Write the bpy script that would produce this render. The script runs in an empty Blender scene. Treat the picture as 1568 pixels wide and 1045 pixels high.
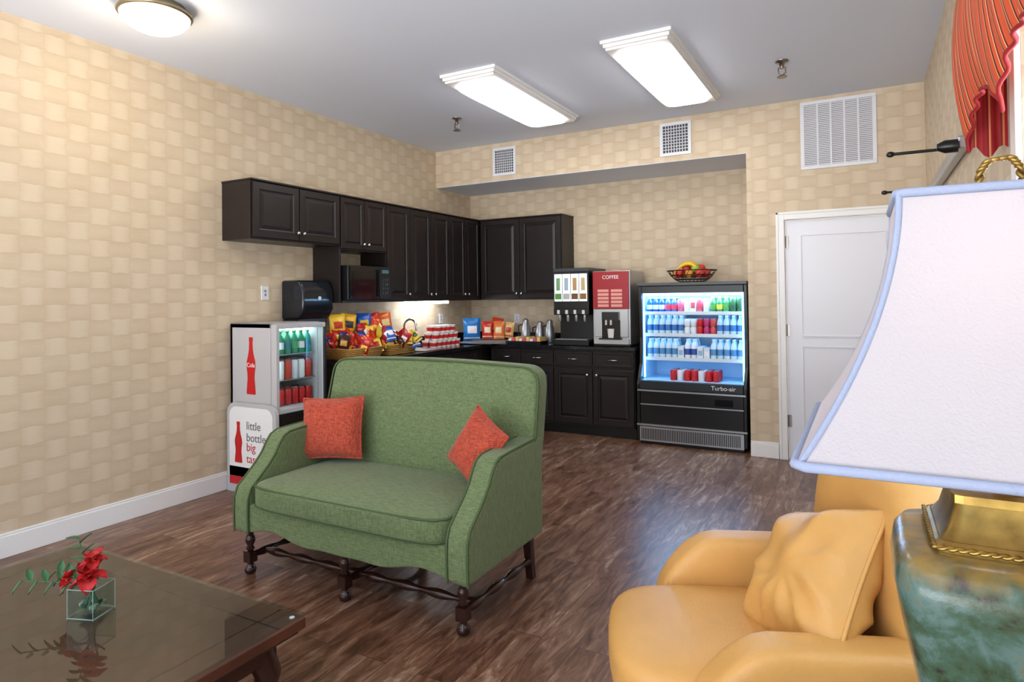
import bpy, math, random
from mathutils import Vector, Matrix, Euler
random.seed(7)
S=bpy.context.scene
S.view_settings.view_transform='Standard'
pi=math.pi
# ------------------------------------------------------------ materials
def lin(c):
    return tuple(((x/255)/12.92 if x/255<=0.04045 else ((x/255+0.055)/1.055)**2.4) for x in c)+(1,)
def mat(name,rgb,rough=0.5,metal=0.0,emis=0,ecol=None,trans=0,bump=0,bscale=200,var=0,vscale=20,coat=0,alpha=1,sheen=0,ior=1.45,spec=0.5):
    m=bpy.data.materials.new(name); m.use_nodes=True
    nt=m.node_tree; b=nt.nodes['Principled BSDF']
    b.inputs['Base Color'].default_value=lin(rgb); b.inputs['Roughness'].default_value=rough
    b.inputs['Metallic'].default_value=metal; b.inputs['IOR'].default_value=ior
    b.inputs['Specular IOR Level'].default_value=spec
    if emis: 
        b.inputs['Emission Color'].default_value=lin(ecol or rgb); b.inputs['Emission Strength'].default_value=emis
    b.inputs['Transmission Weight'].default_value=trans
    b.inputs['Coat Weight'].default_value=coat
    b.inputs['Alpha'].default_value=alpha
    b.inputs['Sheen Weight'].default_value=sheen
    g=None
    if bump or var:
        g=nt.nodes.new('ShaderNodeTexCoord')
    if bump:
        n=nt.nodes.new('ShaderNodeTexNoise'); n.inputs['Scale'].default_value=bscale; n.inputs['Detail'].default_value=3
        bp=nt.nodes.new('ShaderNodeBump'); bp.inputs['Strength'].default_value=bump; bp.inputs['Distance'].default_value=0.004
        nt.links.new(g.outputs['Object'],n.inputs['Vector']); nt.links.new(n.outputs['Fac'],bp.inputs['Height']); nt.links.new(bp.outputs['Normal'],b.inputs['Normal'])
    if var:
        n=nt.nodes.new('ShaderNodeTexNoise'); n.inputs['Scale'].default_value=vscale; n.inputs['Detail'].default_value=4
        r=nt.nodes.new('ShaderNodeValToRGB')
        c=Vector(lin(rgb)[:3])
        r.color_ramp.elements[0].position=.3; r.color_ramp.elements[1].position=.7
        r.color_ramp.elements[0].color=(*(c*(1-var)),1); r.color_ramp.elements[1].color=(*[min(1,x) for x in c*(1+var)],1)
        nt.links.new(g.outputs['Object'],n.inputs['Vector']); nt.links.new(n.outputs['Fac'],r.inputs['Fac']); nt.links.new(r.outputs['Color'],b.inputs['Base Color'])
    return m
def mth(nt,op,a,b=None,c=None):
    n=nt.nodes.new('ShaderNodeMath'); n.operation=op
    for i,v in enumerate((a,b,c)):
        if v is None: continue
        if isinstance(v,(int,float)): n.inputs[i].default_value=v
        else: nt.links.new(v,n.inputs[i])
    return n.outputs[0]
def pane(name,tint=(250,255,255),ior=1.5):
    m=bpy.data.materials.new(name); m.use_nodes=True; nt=m.node_tree; nt.nodes.clear()
    o=nt.nodes.new('ShaderNodeOutputMaterial'); mx=nt.nodes.new('ShaderNodeMixShader'); t=nt.nodes.new('ShaderNodeBsdfTransparent'); g=nt.nodes.new('ShaderNodeBsdfGlossy'); f=nt.nodes.new('ShaderNodeFresnel')
    ge=nt.nodes.new('ShaderNodeNewGeometry')
    f.inputs['IOR'].default_value=ior; t.inputs[0].default_value=lin(tint); g.inputs['Roughness'].default_value=.015
    fac=mth(nt,'MULTIPLY',f.outputs[0],mth(nt,'SUBTRACT',1.0,ge.outputs['Backfacing']))
    nt.links.new(fac,mx.inputs[0]); nt.links.new(t.outputs[0],mx.inputs[1]); nt.links.new(g.outputs[0],mx.inputs[2]); nt.links.new(mx.outputs[0],o.inputs[0])
    return m
def wallpaper():
    m=mat('wallpaper_basketweave',(220,190,145),0.6); nt=m.node_tree; b=nt.nodes['Principled BSDF']
    g=nt.nodes.new('ShaderNodeNewGeometry'); sp=nt.nodes.new('ShaderNodeSeparateXYZ'); nt.links.new(g.outputs['Position'],sp.inputs[0])
    s=mth(nt,'DIVIDE',mth(nt,'ADD',mth(nt,'ADD',sp.outputs[0],sp.outputs[1]),20.0),0.126)
    t=mth(nt,'DIVIDE',sp.outputs[2],0.100)
    nz=nt.nodes.new('ShaderNodeTexNoise'); nz.inputs['Scale'].default_value=24; nz.inputs['Detail'].default_value=2
    nt.links.new(g.outputs['Position'],nz.inputs['Vector'])
    wob=mth(nt,'MULTIPLY',mth(nt,'SUBTRACT',nz.outputs['Fac'],.5),.18)
    s=mth(nt,'ADD',s,wob); t=mth(nt,'ADD',t,wob)
    fs=mth(nt,'FRACT',s); ft=mth(nt,'FRACT',t)
    chk=mth(nt,'MODULO',mth(nt,'ADD',mth(nt,'FLOOR',s),mth(nt,'FLOOR',t)),2.0)
    gh=mth(nt,'POWER',mth(nt,'SINE',mth(nt,'MULTIPLY',fs,pi)),.5)
    gv=mth(nt,'POWER',mth(nt,'SINE',mth(nt,'MULTIPLY',ft,pi)),.7)
    a=mth(nt,'MULTIPLY',gh,mth(nt,'SUBTRACT',1.0,chk)); c=mth(nt,'MULTIPLY',mth(nt,'MULTIPLY',gv,chk),.5)
    n2=nt.nodes.new('ShaderNodeTexNoise'); n2.inputs['Scale'].default_value=4; n2.inputs['Detail'].default_value=3
    nt.links.new(g.outputs['Position'],n2.inputs['Vector'])
    mp=nt.nodes.new('ShaderNodeMapping'); mp.inputs['Scale'].default_value=(6,6,90); nt.links.new(g.outputs['Position'],mp.inputs[0])
    n3=nt.nodes.new('ShaderNodeTexNoise'); n3.inputs['Scale'].default_value=1.5; nt.links.new(mp.outputs[0],n3.inputs['Vector'])
    v=mth(nt,'ADD',mth(nt,'ADD',a,c),mth(nt,'ADD',mth(nt,'MULTIPLY',mth(nt,'SUBTRACT',n2.outputs['Fac'],.5),.9),mth(nt,'MULTIPLY',mth(nt,'SUBTRACT',n3.outputs['Fac'],.5),.5)))
    r=nt.nodes.new('ShaderNodeValToRGB'); e=r.color_ramp.elements
    e[0].position=-0.0; e[0].color=lin((194,174,146)); e[1].position=1.0; e[1].color=lin((211,195,170))
    nt.links.new(v,r.inputs['Fac']); nt.links.new(r.outputs['Color'],b.inputs['Base Color'])
    return m
def floormat():
    m=mat('vinyl_plank_floor',(90,60,45),0.3); nt=m.node_tree; b=nt.nodes['Principled BSDF']
    g=nt.nodes.new('ShaderNodeNewGeometry'); sp=nt.nodes.new('ShaderNodeSeparateXYZ'); nt.links.new(g.outputs['Position'],sp.inputs[0])
    cb=nt.nodes.new('ShaderNodeCombineXYZ'); nt.links.new(sp.outputs[1],cb.inputs[0]); nt.links.new(sp.outputs[0],cb.inputs[1])
    br=nt.nodes.new('ShaderNodeTexBrick'); br.offset=.37; br.inputs['Scale'].default_value=1; br.inputs['Brick Width'].default_value=1.2; br.inputs['Row Height'].default_value=.15
    br.inputs['Mortar Size'].default_value=.0014; br.inputs['Color1'].default_value=(0,0,0,1); br.inputs['Color2'].default_value=(1,1,1,1); br.inputs['Mortar'].default_value=(.3,.3,.3,1)
    nt.links.new(cb.outputs[0],br.inputs['Vector'])
    mp=nt.nodes.new('ShaderNodeMapping'); mp.inputs['Scale'].default_value=(14,2.6,1); nt.links.new(g.outputs['Position'],mp.inputs[0])
    ad=nt.nodes.new('ShaderNodeVectorMath'); ad.operation='ADD'; nt.links.new(mp.outputs[0],ad.inputs[0])
    sc=nt.nodes.new('ShaderNodeVectorMath'); sc.operation='SCALE'; sc.inputs['Scale'].default_value=9; nt.links.new(br.outputs['Color'],sc.inputs[0]); nt.links.new(sc.outputs[0],ad.inputs[1])
    n=nt.nodes.new('ShaderNodeTexNoise'); n.inputs['Scale'].default_value=1.5; n.inputs['Detail'].default_value=9; n.inputs['Roughness'].default_value=.7; n.inputs['Distortion'].default_value=.9
    nt.links.new(ad.outputs[0],n.inputs['Vector'])
    bw=nt.nodes.new('ShaderNodeRGBToBW'); nt.links.new(br.outputs['Color'],bw.inputs[0])
    v=mth(nt,'ADD',n.outputs['Fac'],mth(nt,'MULTIPLY',mth(nt,'SUBTRACT',bw.outputs[0],.5),.12))
    r=nt.nodes.new('ShaderNodeValToRGB'); e=r.color_ramp.elements
    e[0].position=.32; e[0].color=lin((68,42,31)); e[1].position=.72; e[1].color=lin((176,150,130))
    k=e.new(.46); k.color=lin((104,71,54)); k=e.new(.57); k.color=lin((128,95,76))
    nt.links.new(v,r.inputs['Fac'])
    mx=nt.nodes.new('ShaderNodeMixRGB'); mx.inputs[2].default_value=lin((45,28,20)); nt.links.new(mth(nt,'MULTIPLY',br.outputs['Fac'],.8),mx.inputs[0]); nt.links.new(r.outputs['Color'],mx.inputs[1])
    nt.links.new(mx.outputs[0],b.inputs['Base Color'])
    nt.links.new(mth(nt,'ADD',mth(nt,'MULTIPLY',n.outputs['Fac'],.25),.20),b.inputs['Roughness'])
    b.inputs['Specular IOR Level'].default_value=.5
    bp=nt.nodes.new('ShaderNodeBump'); bp.inputs['Strength'].default_value=.15; bp.inputs['Distance'].default_value=.002
    nt.links.new(n.outputs['Fac'],bp.inputs['Height']); nt.links.new(bp.outputs[0],b.inputs['Normal'])
    return m
def stripes(name,axis,scale,cols,rough=.7):
    m=mat(name,(200,80,50),rough); nt=m.node_tree; b=nt.nodes['Principled BSDF']
    g=nt.nodes.new('ShaderNodeNewGeometry'); sp=nt.nodes.new('ShaderNodeSeparateXYZ'); nt.links.new(g.outputs['Position'],sp.inputs[0])
    s=sp.outputs[axis]
    f=mth(nt,'FRACT',mth(nt,'MULTIPLY',mth(nt,'ADD',s,20.0),scale))
    r=nt.nodes.new('ShaderNodeValToRGB'); r.color_ramp.interpolation='CONSTANT'; e=r.color_ramp.elements
    e[0].position=0; e[0].color=lin(cols[0][1]); e[1].position=cols[1][0]; e[1].color=lin(cols[1][1])
    for p,c in cols[2:]:
        k=e.new(p); k.color=lin(c)
    nt.links.new(f,r.inputs['Fac']); nt.links.new(r.outputs['Color'],b.inputs['Base Color'])
    return m
def fabric(name,c1,c2,sc=260,rough=.85,bump=.5):
    m=mat(name,c1,rough,sheen=.15); nt=m.node_tree; b=nt.nodes['Principled BSDF']
    g=nt.nodes.new('ShaderNodeTexCoord'); outs=[]
    for s in ((1,1,.12),(.12,.6,1)):
        mp=nt.nodes.new('ShaderNodeMapping'); mp.inputs['Scale'].default_value=s; nt.links.new(g.outputs['Object'],mp.inputs[0])
        n=nt.nodes.new('ShaderNodeTexNoise'); n.inputs['Scale'].default_value=sc; n.inputs['Detail'].default_value=2; nt.links.new(mp.outputs[0],n.inputs['Vector']); outs.append(n.outputs['Fac'])
    v=mth(nt,'MULTIPLY',mth(nt,'ADD',outs[0],outs[1]),.5)
    r=nt.nodes.new('ShaderNodeValToRGB'); e=r.color_ramp.elements; e[0].position=.36; e[1].position=.64; e[0].color=lin(c1); e[1].color=lin(c2)
    nt.links.new(v,r.inputs['Fac']); nt.links.new(r.outputs['Color'],b.inputs['Base Color'])
    bp=nt.nodes.new('ShaderNodeBump'); bp.inputs['Strength'].default_value=bump; bp.inputs['Distance'].default_value=.002
    nt.links.new(v,bp.inputs['Height']); nt.links.new(bp.outputs[0],b.inputs['Normal'])
    return m
def glaze():
    m=mat('green_mottled_glaze',(90,110,90),.18,coat=.1,spec=.45); nt=m.node_tree; b=nt.nodes['Principled BSDF']
    g=nt.nodes.new('ShaderNodeNewGeometry'); n=nt.nodes.new('ShaderNodeTexNoise'); n.inputs['Scale'].default_value=20; n.inputs['Detail'].default_value=9; n.inputs['Roughness'].default_value=.62; n.inputs['Distortion'].default_value=.25
    nt.links.new(g.outputs['Position'],n.inputs['Vector'])
    sp=nt.nodes.new('ShaderNodeSeparateXYZ'); nt.links.new(g.outputs['Position'],sp.inputs[0])
    r=nt.nodes.new('ShaderNodeValToRGB'); e=r.color_ramp.elements; e[0].position=.30; e[0].color=lin((36,26,46)); e[1].position=.78; e[1].color=lin((116,126,108))
    k=e.new(.36); k.color=lin((46,44,52)); k=e.new(.40); k.color=lin((54,70,48)); k=e.new(.50); k.color=lin((64,88,74)); k=e.new(.60); k.color=lin((86,110,106)); k=e.new(.68); k.color=lin((104,96,54))
    nt.links.new(n.outputs['Fac'],r.inputs['Fac'])
    n2=nt.nodes.new('ShaderNodeTexNoise'); n2.inputs['Scale'].default_value=25; nt.links.new(g.outputs['Position'],n2.inputs['Vector'])
    top=mth(nt,'MULTIPLY',mth(nt,'SUBTRACT',mth(nt,'ADD',sp.outputs[2],mth(nt,'MULTIPLY',n2.outputs['Fac'],.06)),1.105),30.0)
    cl=nt.nodes.new('ShaderNodeClamp'); nt.links.new(top,cl.inputs[0])
    mx=nt.nodes.new('ShaderNodeMixRGB'); mx.inputs[2].default_value=lin((156,122,54)); nt.links.new(cl.outputs[0],mx.inputs[0]); nt.links.new(r.outputs['Color'],mx.inputs[1])
    nt.links.new(mx.outputs[0],b.inputs['Base Color'])
    bp=nt.nodes.new('ShaderNodeBump'); bp.inputs['Strength'].default_value=.35; bp.inputs['Distance'].default_value=.004
    nt.links.new(n.outputs['Fac'],bp.inputs['Height']); nt.links.new(bp.outputs[0],b.inputs['Normal'])
    return m
def shademat():
    m=mat('shade_linen',(188,188,197),.95,bump=.35,bscale=300,spec=.1); nt=m.node_tree; b=nt.nodes['Principled BSDF']
    o=nt.nodes['Material Output']; t=nt.nodes.new('ShaderNodeBsdfTranslucent'); t.inputs[0].default_value=lin((240,212,200))
    mx=nt.nodes.new('ShaderNodeMixShader'); mx.inputs[0].default_value=.25
    nt.links.new(b.outputs[0],mx.inputs[1]); nt.links.new(t.outputs[0],mx.inputs[2]); nt.links.new(mx.outputs[0],o.inputs[0])
    return m
M={}
M['wall']=wallpaper(); M['floor']=floormat()
M['ceil']=mat('ceiling_paint',(220,227,241),.8)
M['white']=mat('white_trim_paint',(236,236,236),.4)
M['door']=mat('white_door_paint',(228,230,238),.35)
M['vent']=mat('vent_white_metal',(222,224,230),.4)
M['ventdark']=mat('vent_dark_gap',(70,72,80),.8)
M['lens']=mat('diffuser_lens',(255,255,255),.4,emis=11,ecol=(255,251,245))
M['dome']=mat('dome_glass',(255,250,235),.3,emis=5,ecol=(255,238,205))
M['bronze']=mat('bronze_metal',(150,138,115),.35,metal=.9)
M['cab']=mat('espresso_cabinet',(32,25,25),.36,var=.15,vscale=8,spec=.4)
M['chrome']=mat('chrome',(210,210,212),.15,metal=1)
M['dchrome']=mat('aged_chrome',(140,132,126),.3,metal=1)
M['steel']=mat('brushed_steel',(178,180,184),.3,metal=.8)
M['granite']=mat('black_granite',(26,26,28),.12,var=.8,vscale=160)
M['black']=mat('black_plastic',(18,18,20),.3)
M['blackg']=mat('black_gloss',(10,10,12),.08)
M['smoke']=mat('smoked_plastic',(26,30,36),.15)
M['green']=fabric('green_upholstery',(80,97,60),(116,132,90))
M['pipe']=mat('green_piping',(74,91,57),.8)
M['rust']=fabric('rust_woven_fabric',(134,44,30),(194,82,54),sc=180)
M['legwood']=mat('dark_walnut_leg',(44,22,18),.25,coat=.3)
M['tabwood']=mat('dark_mahogany',(82,46,33),.4,var=.3,vscale=6)
M['leather']=mat('tan_leather',(208,157,88),.36,bump=.3,bscale=260,var=.06,vscale=5)
M['glass']=pane('clear_glass',(240,248,246))
M['tglass']=pane('thin_clear_glass')
M['tabglass']=pane('table_glass',(240,247,245),1.6)
M['leaf']=mat('leaf_green',(46,96,58),.5,var=.2)
M['petal']=mat('red_petal',(176,28,33),.5,var=.25,vscale=40)
M['petal2']=mat('orange_petal',(230,110,60),.5)
M['shade']=shademat()
M['shtrim']=mat('shade_trim',(146,157,184),.85,bump=.3,bscale=600)
M['brass']=mat('antique_brass',(150,124,66),.34,metal=.85,var=.35,vscale=30)
M['glaze']=glaze()
M['val']=stripes('striped_valance_fabric',1,24,[(0,(200,80,44)),(.30,(100,18,24)),(.40,(228,186,132)),(.46,(200,80,44)),(.70,(46,24,30)),(.79,(228,156,98)),(.84,(200,80,44))])
M['vald']=stripes('striped_valance_lining',0,26,[(0,(140,22,28)),(.5,(100,14,22)),(.62,(190,116,70)),(.75,(140,22,28))])
M['coolgrey']=mat('cooler_grey',(184,182,184),.4)
M['signw']=mat('sign_white',(232,232,232),.4)
M['red']=mat('signal_red',(190,24,28),.35)
M['dkred']=mat('machine_red',(160,26,40),.3)
M['bluein']=mat('case_interior',(186,222,246),.4)
M['blueled']=mat('led_strip',(120,200,255),.4,emis=8,ecol=(110,190,255))
M['whiteled']=mat('led_white',(255,255,255),.4,emis=18,ecol=(240,245,250))
M['coolled']=mat('led_cooler',(255,255,255),.4,emis=9,ecol=(225,245,250))
M['caseled']=mat('case_canopy_light',(190,225,255),.4,emis=10,ecol=(120,195,255))
M['backlit']=mat('backlit_panel',(225,235,235),.4,emis=1.0,ecol=(225,238,240))
M['txt']=mat('text_white',(240,240,240),.5); M['txtd']=mat('text_grey',(110,100,100),.5)
COL={}
def C(rgb,rough=.35,**k):
    key=(rgb,rough)
    if key not in COL: COL[key]=mat('col_%d_%d_%d'%rgb,rgb,rough,**k)
    return COL[key]
# ------------------------------------------------------------ mesh builder
class MB:
    def __init__(s): s.v=[];s.f=[];s.m=[];s.sm=[];s.mats=[]
    def mi(s,m):
        if m not in s.mats: s.mats.append(m)
        return s.mats.index(m)
    def add(s,vs,fs,m,smooth=False,T=None):
        o=len(s.v)
        for p in vs:
            p=Vector(p); s.v.append(T@p if T else p)
        i=s.mi(m)
        for f in fs: s.f.append([o+k for k in f]); s.m.append(i); s.sm.append(smooth)
    def box(s,lo,hi,m,T=None):
        x0,y0,z0=lo;x1,y1,z1=hi
        vs=[(x0,y0,z0),(x1,y0,z0),(x1,y1,z0),(x0,y1,z0),(x0,y0,z1),(x1,y0,z1),(x1,y1,z1),(x0,y1,z1)]
        s.add(vs,[(0,3,2,1),(4,5,6,7),(0,1,5,4),(1,2,6,5),(2,3,7,6),(3,0,4,7)],m,False,T)
    def poly(s,pts,d,m,T=None):
        n=len(pts); d=Vector(d); vs=[Vector(p) for p in pts]+[Vector(p)+d for p in pts]
        fs=[list(range(n))[::-1],list(range(n,2*n))]+[(i,(i+1)%n,n+(i+1)%n,n+i) for i in range(n)]
        s.add(vs,fs,m,False,T)
    def lathe(s,prof,c,m,seg=20,T=None,smooth=True,cap=True,sq=None,rot=0):
        vs=[];fs=[]
        for r,z in prof:
            for i in range(seg):
                a=2*pi*i/seg+rot; cx,sx=math.cos(a),math.sin(a); rr=r
                if sq: rr=r/((abs(cx)**sq+abs(sx)**sq)**(1/sq))
                vs.append((c[0]+rr*cx,c[1]+rr*sx,c[2]+z))
        n=len(prof)
        for j in range(n-1):
            for i in range(seg): fs.append((j*seg+i,j*seg+(i+1)%seg,(j+1)*seg+(i+1)%seg,(j+1)*seg+i))
        s.add(vs,fs,m,smooth,T)
        if cap:
            s.add(vs[:seg],[list(range(seg))[::-1]],m,False,T); s.add(vs[-seg:],[list(range(seg))],m,False,T)
    def tube(s,pts,r,m,seg=8,closed=False,T=None):
        P=[Vector(p) for p in pts]; n=len(P); vs=[];fs=[]
        up=None
        for i in range(n):
            if closed: t=P[(i+1)%n]-P[i-1]
            else: t=P[min(i+1,n-1)]-P[max(i-1,0)]
            t.normalize()
            if up is None: up=Vector((0,0,1)) if abs(t.z)<.9 else Vector((1,0,0))
            a=t.cross(up)
            if a.length<1e-4: a=t.cross(Vector((0.3,1,.2)))
            a.normalize(); b=a.cross(t).normalized(); up=b
            rr=r[i] if isinstance(r,(list,tuple)) else r
            for k in range(seg):
                w=2*pi*k/seg; vs.append(P[i]+a*(rr*math.cos(w))+b*(rr*math.sin(w)))
        for i in range(n if closed else n-1):
            for k in range(seg):
                j=(i+1)%n; fs.append((i*seg+k,i*seg+(k+1)%seg,j*seg+(k+1)%seg,j*seg+k))
        s.add(vs,fs,m,True,T)
        if not closed:
            s.add(vs[:seg],[list(range(seg))[::-1]],m,False,T); s.add(vs[-seg:],[list(range(seg))],m,False,T)
    def rbox(s,c,h,m,p=5,n=10,T=None,fn=None):
        for ax in range(3):
            for sg in (-1,1):
                vs=[];fs=[]
                for i in range(n+1):
                    for j in range(n+1):
                        u=math.sin((-1+2*i/n)*pi/2*.98)/math.sin(pi/2*.98); v=math.sin((-1+2*j/n)*pi/2*.98)/math.sin(pi/2*.98); q=[0,0,0]; q[ax]=sg; q[(ax+1)%3]=u; q[(ax+2)%3]=v
                        k=(abs(q[0])**p+abs(q[1])**p+abs(q[2])**p)**(1/p)
                        q=[q[0]/k,q[1]/k,q[2]/k]
                        if fn: q=fn(q)
                        vs.append((c[0]+q[0]*h[0],c[1]+q[1]*h[1],c[2]+q[2]*h[2]))
                for i in range(n):
                    for j in range(n):
                        a=i*(n+1)+j; f=(a,a+n+1,a+n+2,a+1)
                        fs.append(f if sg>0 else f[::-1])
                s.add(vs,fs,m,True,T)
    def sph(s,c,r,m,T=None,n=4):
        h=(r,r,r) if isinstance(r,(int,float)) else r
        s.rbox(c,h,m,p=2,n=n,T=T)
    def grid(s,fn,nu,nv,m,T=None,smooth=True):
        vs=[fn(i/nu,j/nv) for i in range(nu+1) for j in range(nv+1)]
        fs=[(i*(nv+1)+j,(i+1)*(nv+1)+j,(i+1)*(nv+1)+j+1,i*(nv+1)+j+1) for i in range(nu) for j in range(nv)]
        s.add(vs,fs,m,smooth,T)
    def pillow(s,w,h,t,m,T=None,n=16,wr=0.0,edge=.006):
        for sg in (-1,1):
            def f(a,b,sg=sg):
                u=-1+2*a; v=-1+2*b
                e=(max(0,(1-u**4))*max(0,(1-v**4)))**.6
                x=u*w/2*(1-.07*(1-v*v)*abs(u)); y=v*h/2*(1-.07*(1-u*u)*abs(v))
                rp=abs(math.sin(2.2*math.atan2(v+.15,u-.2)*2+1.5*u))*min(1,(u*u+v*v)*1.3)
                return (x,y,sg*t/2*e*(1+wr*.7*math.sin(7*u+3*v)*math.cos(5*v-2*u)-wr*1.6*rp+wr*.5))
            s.grid(f,n,n,m,T)
        pts=[]
        for k in range(4):
            for i in range(10):
                q=-1+2*i/10; u,v=[(q,-1),(1,q),(-q,1),(-1,-q)][k]
                pts.append((u*w/2*(1-.07*(1-v*v)*abs(u)),v*h/2*(1-.07*(1-u*u)*abs(v)),0))
        s.tube(pts,edge,m,6,True,T)
    def panel(s,o,u,v,nrm,w,h,rings,m):
        o=Vector(o);u=Vector(u);v=Vector(v);nn=Vector(nrm); vs=[];fs=[]
        for ins,d in rings:
            for a,b in ((ins,ins),(w-ins,ins),(w-ins,h-ins),(ins,h-ins)): vs.append(o+u*a+v*b+nn*d)
        k=len(rings)
        for j in range(k-1):
            for i in range(4): fs.append((j*4+i,j*4+(i+1)%4,(j+1)*4+(i+1)%4,(j+1)*4+i))
        fs.append(tuple((k-1)*4+i for i in range(4)))
        if u.cross(v).dot(nn)<0: fs=[f[::-1] for f in fs]
        s.add(vs,fs,m)
    def obj(s,name,parent=None,bevel=0,seg=3,weld=False,sub=0):
        me=bpy.data.meshes.new(name); me.from_pydata([tuple(p) for p in s.v],[],s.f)
        for m in s.mats: me.materials.append(m)
        for i,p in enumerate(me.polygons): p.material_index=s.m[i]; p.use_smooth=s.sm[i]
        me.update()
        ob=bpy.data.objects.new(name,me); S.collection.objects.link(ob)
        if bevel:
            b=ob.modifiers.new('bev','BEVEL'); b.width=bevel; b.segments=seg; b.limit_method='ANGLE'; b.angle_limit=.6
            if seg>2:
                for p in me.polygons: p.use_smooth=True
                b.harden_normals=True
        if parent: ob.parent=parent
        return ob
def grp(name,loc=(0,0,0),rz=0):
    e=bpy.data.objects.new(name,None); e.location=loc; e.rotation_euler=(0,0,rz); e.empty_display_size=.1; S.collection.objects.link(e); return e
def text(name,body,loc,rot,size,m,parent=None,align='CENTER'):
    c=bpy.data.curves.new(name,'FONT'); c.body=body; c.size=size; c.align_x=align; c.extrude=.0008; c.materials.append(m)
    o=bpy.data.objects.new(name,c); o.location=loc; o.rotation_euler=rot; S.collection.objects.link(o)
    if parent: o.parent=parent
    return o
def single(name,fn,**k):
    b=MB(); fn(b); return b.obj(name,**k)
# ------------------------------------------------------------ dimensions
XL=-4.2145; XR=.4247; YD=5.924; YN=6.6314; XE=-.90; HC=3.05; SO=2.65; YB=-2.2; TH=.12
single('floor',lambda b:b.box((XL-TH,YB,-.1),(XR+TH,YN+TH,0),M['floor']))
single('ceiling',lambda b:b.box((XL-TH,YB,HC),(XR+TH,YN+TH,HC+.1),M['ceil']))
single('wall_left',lambda b:b.box((XL-TH,YB,0),(XL,YN+TH,HC),M['wall']))
single('wall_niche_back',lambda b:b.box((XL,YN,0),(XE,YN+TH,HC),M['wall']))
def soff(b):
    b.box((XL,YD,SO+.001),(XE,YN,HC),M['wall']); b.box((XL,YD+.002,SO-.004),(XE,YN,SO+.001),M['ceil'])
single('wall_soffit',soff)
DX0,DX1,DZ=-.60,.27,2.04
single('wall_door_side',lambda b:b.box((XE,YD,0),(DX0,YN,HC),M['wall']))
single('wall_over_door',lambda b:b.box((DX0,YD,DZ),(DX1,YD+TH,HC),M['wall']))
single('wall_door_corner',lambda b:b.box((DX1,YD,0),(XR+TH,YD+TH,HC),M['wall']))
WY0,WY1,WZ0,WZ1=1.15,2.45,.85,2.35
single('wall_right_rear',lambda b:b.box((XR,YB,0),(XR+TH,WY0,HC),M['wall']))
single('wall_right',lambda b:b.box((XR,WY1,0),(XR+TH,YD,HC),M['wall']))
single('wall_right_under_window',lambda b:b.box((XR,WY0,0),(XR+TH,WY1,WZ0),M['wall']))
single('wall_right_over_window',lambda b:b.box((XR,WY0,WZ1),(XR+TH,WY1,HC),M['wall']))
def bb(name,pts):
    b=MB()
    for lo,hi in pts: b.box(lo,hi,M['white'])
    b.obj(name,bevel=.004,seg=2)
bb('baseboard_left',[((XL,YB,0),(XL+.016,3.9,.12)),((XL,YB,.12),(XL+.010,3.9,.135))])
bb('baseboard_door_wall',[((XE,YD-.016,0),(DX0-.07,YD,.12)),((XE,YD-.010,.12),(DX0-.07,YD,.135)),((DX1+.07,YD-.016,0),(XR,YD,.13))])
bb('baseboard_right',[((XR-.016,YB,0),(XR,YD-.02,.13))])
# window
w=grp('window_1')
b=MB()
fx0=XR-.018
b.box((fx0,WY0-.08,WZ0-.08),(XR,WY0,WZ1+.08),M['white']); b.box((fx0,WY1,WZ0-.08),(XR,WY1+.08,WZ1+.08),M['white'])
b.box((fx0,WY0,WZ1),(XR,WY1,WZ1+.08),M['white']); b.box((fx0-.02,WY0,WZ0-.04),(XR+.1,WY1,WZ0),M['white'])
for y0,y1,z0,z1 in ((WY0,WY0+.05,WZ0,WZ1),(WY1-.05,WY1,WZ0,WZ1),(WY0,WY1,WZ0,WZ0+.05),(WY0,WY1,WZ1-.05,WZ1),(WY0,WY1,1.58,1.63)):
    b.box((XR+.04,y0,z0),(XR+.08,y1,z1),M['white'])
b.obj('frame',w,bevel=.003,seg=2)
single('pane',lambda b:b.box((XR+.058,WY0,WZ0),(XR+.062,WY1,WZ1),M['tglass']),parent=w)
# door
d=grp('door_1')
b=MB(); b.box((DX0+.004,YD+.012,.012),(DX1-.004,YD+.05,DZ-.004),M['door'])
W=DX1-DX0
for z0,z1 in ((.25,.96),(1.06,1.90)):
    b.panel((DX0+.13,YD+.012,z0),(1,0,0),(0,0,1),(0,-1,0),W-.26,z1-z0,[(0,.001),(.012,-.006),(.03,-.010),(.045,-.002),(.05,-.002)],M['door'])
    for (a0,a1,c0,c1) in ((DX0+.13,DX1-.13,z0-.012,z0),(DX0+.13,DX1-.13,z1,z1+.012),(DX0+.118,DX0+.13,z0-.012,z1+.012),(DX1-.13,DX1-.118,z0-.012,z1+.012)):
        b.box((a0,YD+.004,c0),(a1,YD+.012,c1),M['door'])
b.obj('leaf',d)
b=MB()
b.box((DX0-.065,YD-.018,0),(DX0,YD,DZ+.065),M['white']); b.box((DX1,YD-.018,0),(DX1+.065,YD,DZ+.065),M['white']); b.box((DX0,YD-.018,DZ),(DX1,YD,DZ+.065),M['white'])
b.box((DX0-.065,YD-.024,0),(DX0-.045,YD-.018,DZ+.065),M['white']); b.box((DX0-.065,YD-.024,DZ+.045),(DX1+.065,YD-.018,DZ+.065),M['white'])
b.obj('casing',d,bevel=.003,seg=2)
b=MB()
for z in (.28,1.05,1.80): b.lathe([(.008,0),(.008,.1)],(DX0+.004,YD-.002,z),M['dchrome'],8); b.box((DX0+.002,YD+.005,z),(DX0+.03,YD+.013,z+.1),M['dchrome'])
b.lathe([(.03,0),(.03,.008),(.012,.012),(.012,.04),(.028,.05),(.03,.07),(.015,.085)],(0,0,0),M['steel'],16,T=Matrix.Translation((DX1-.07,YD+.012,.98))@Matrix.Rotation(pi/2,4,'X'))
b.obj('hinges_and_knob',d)
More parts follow.
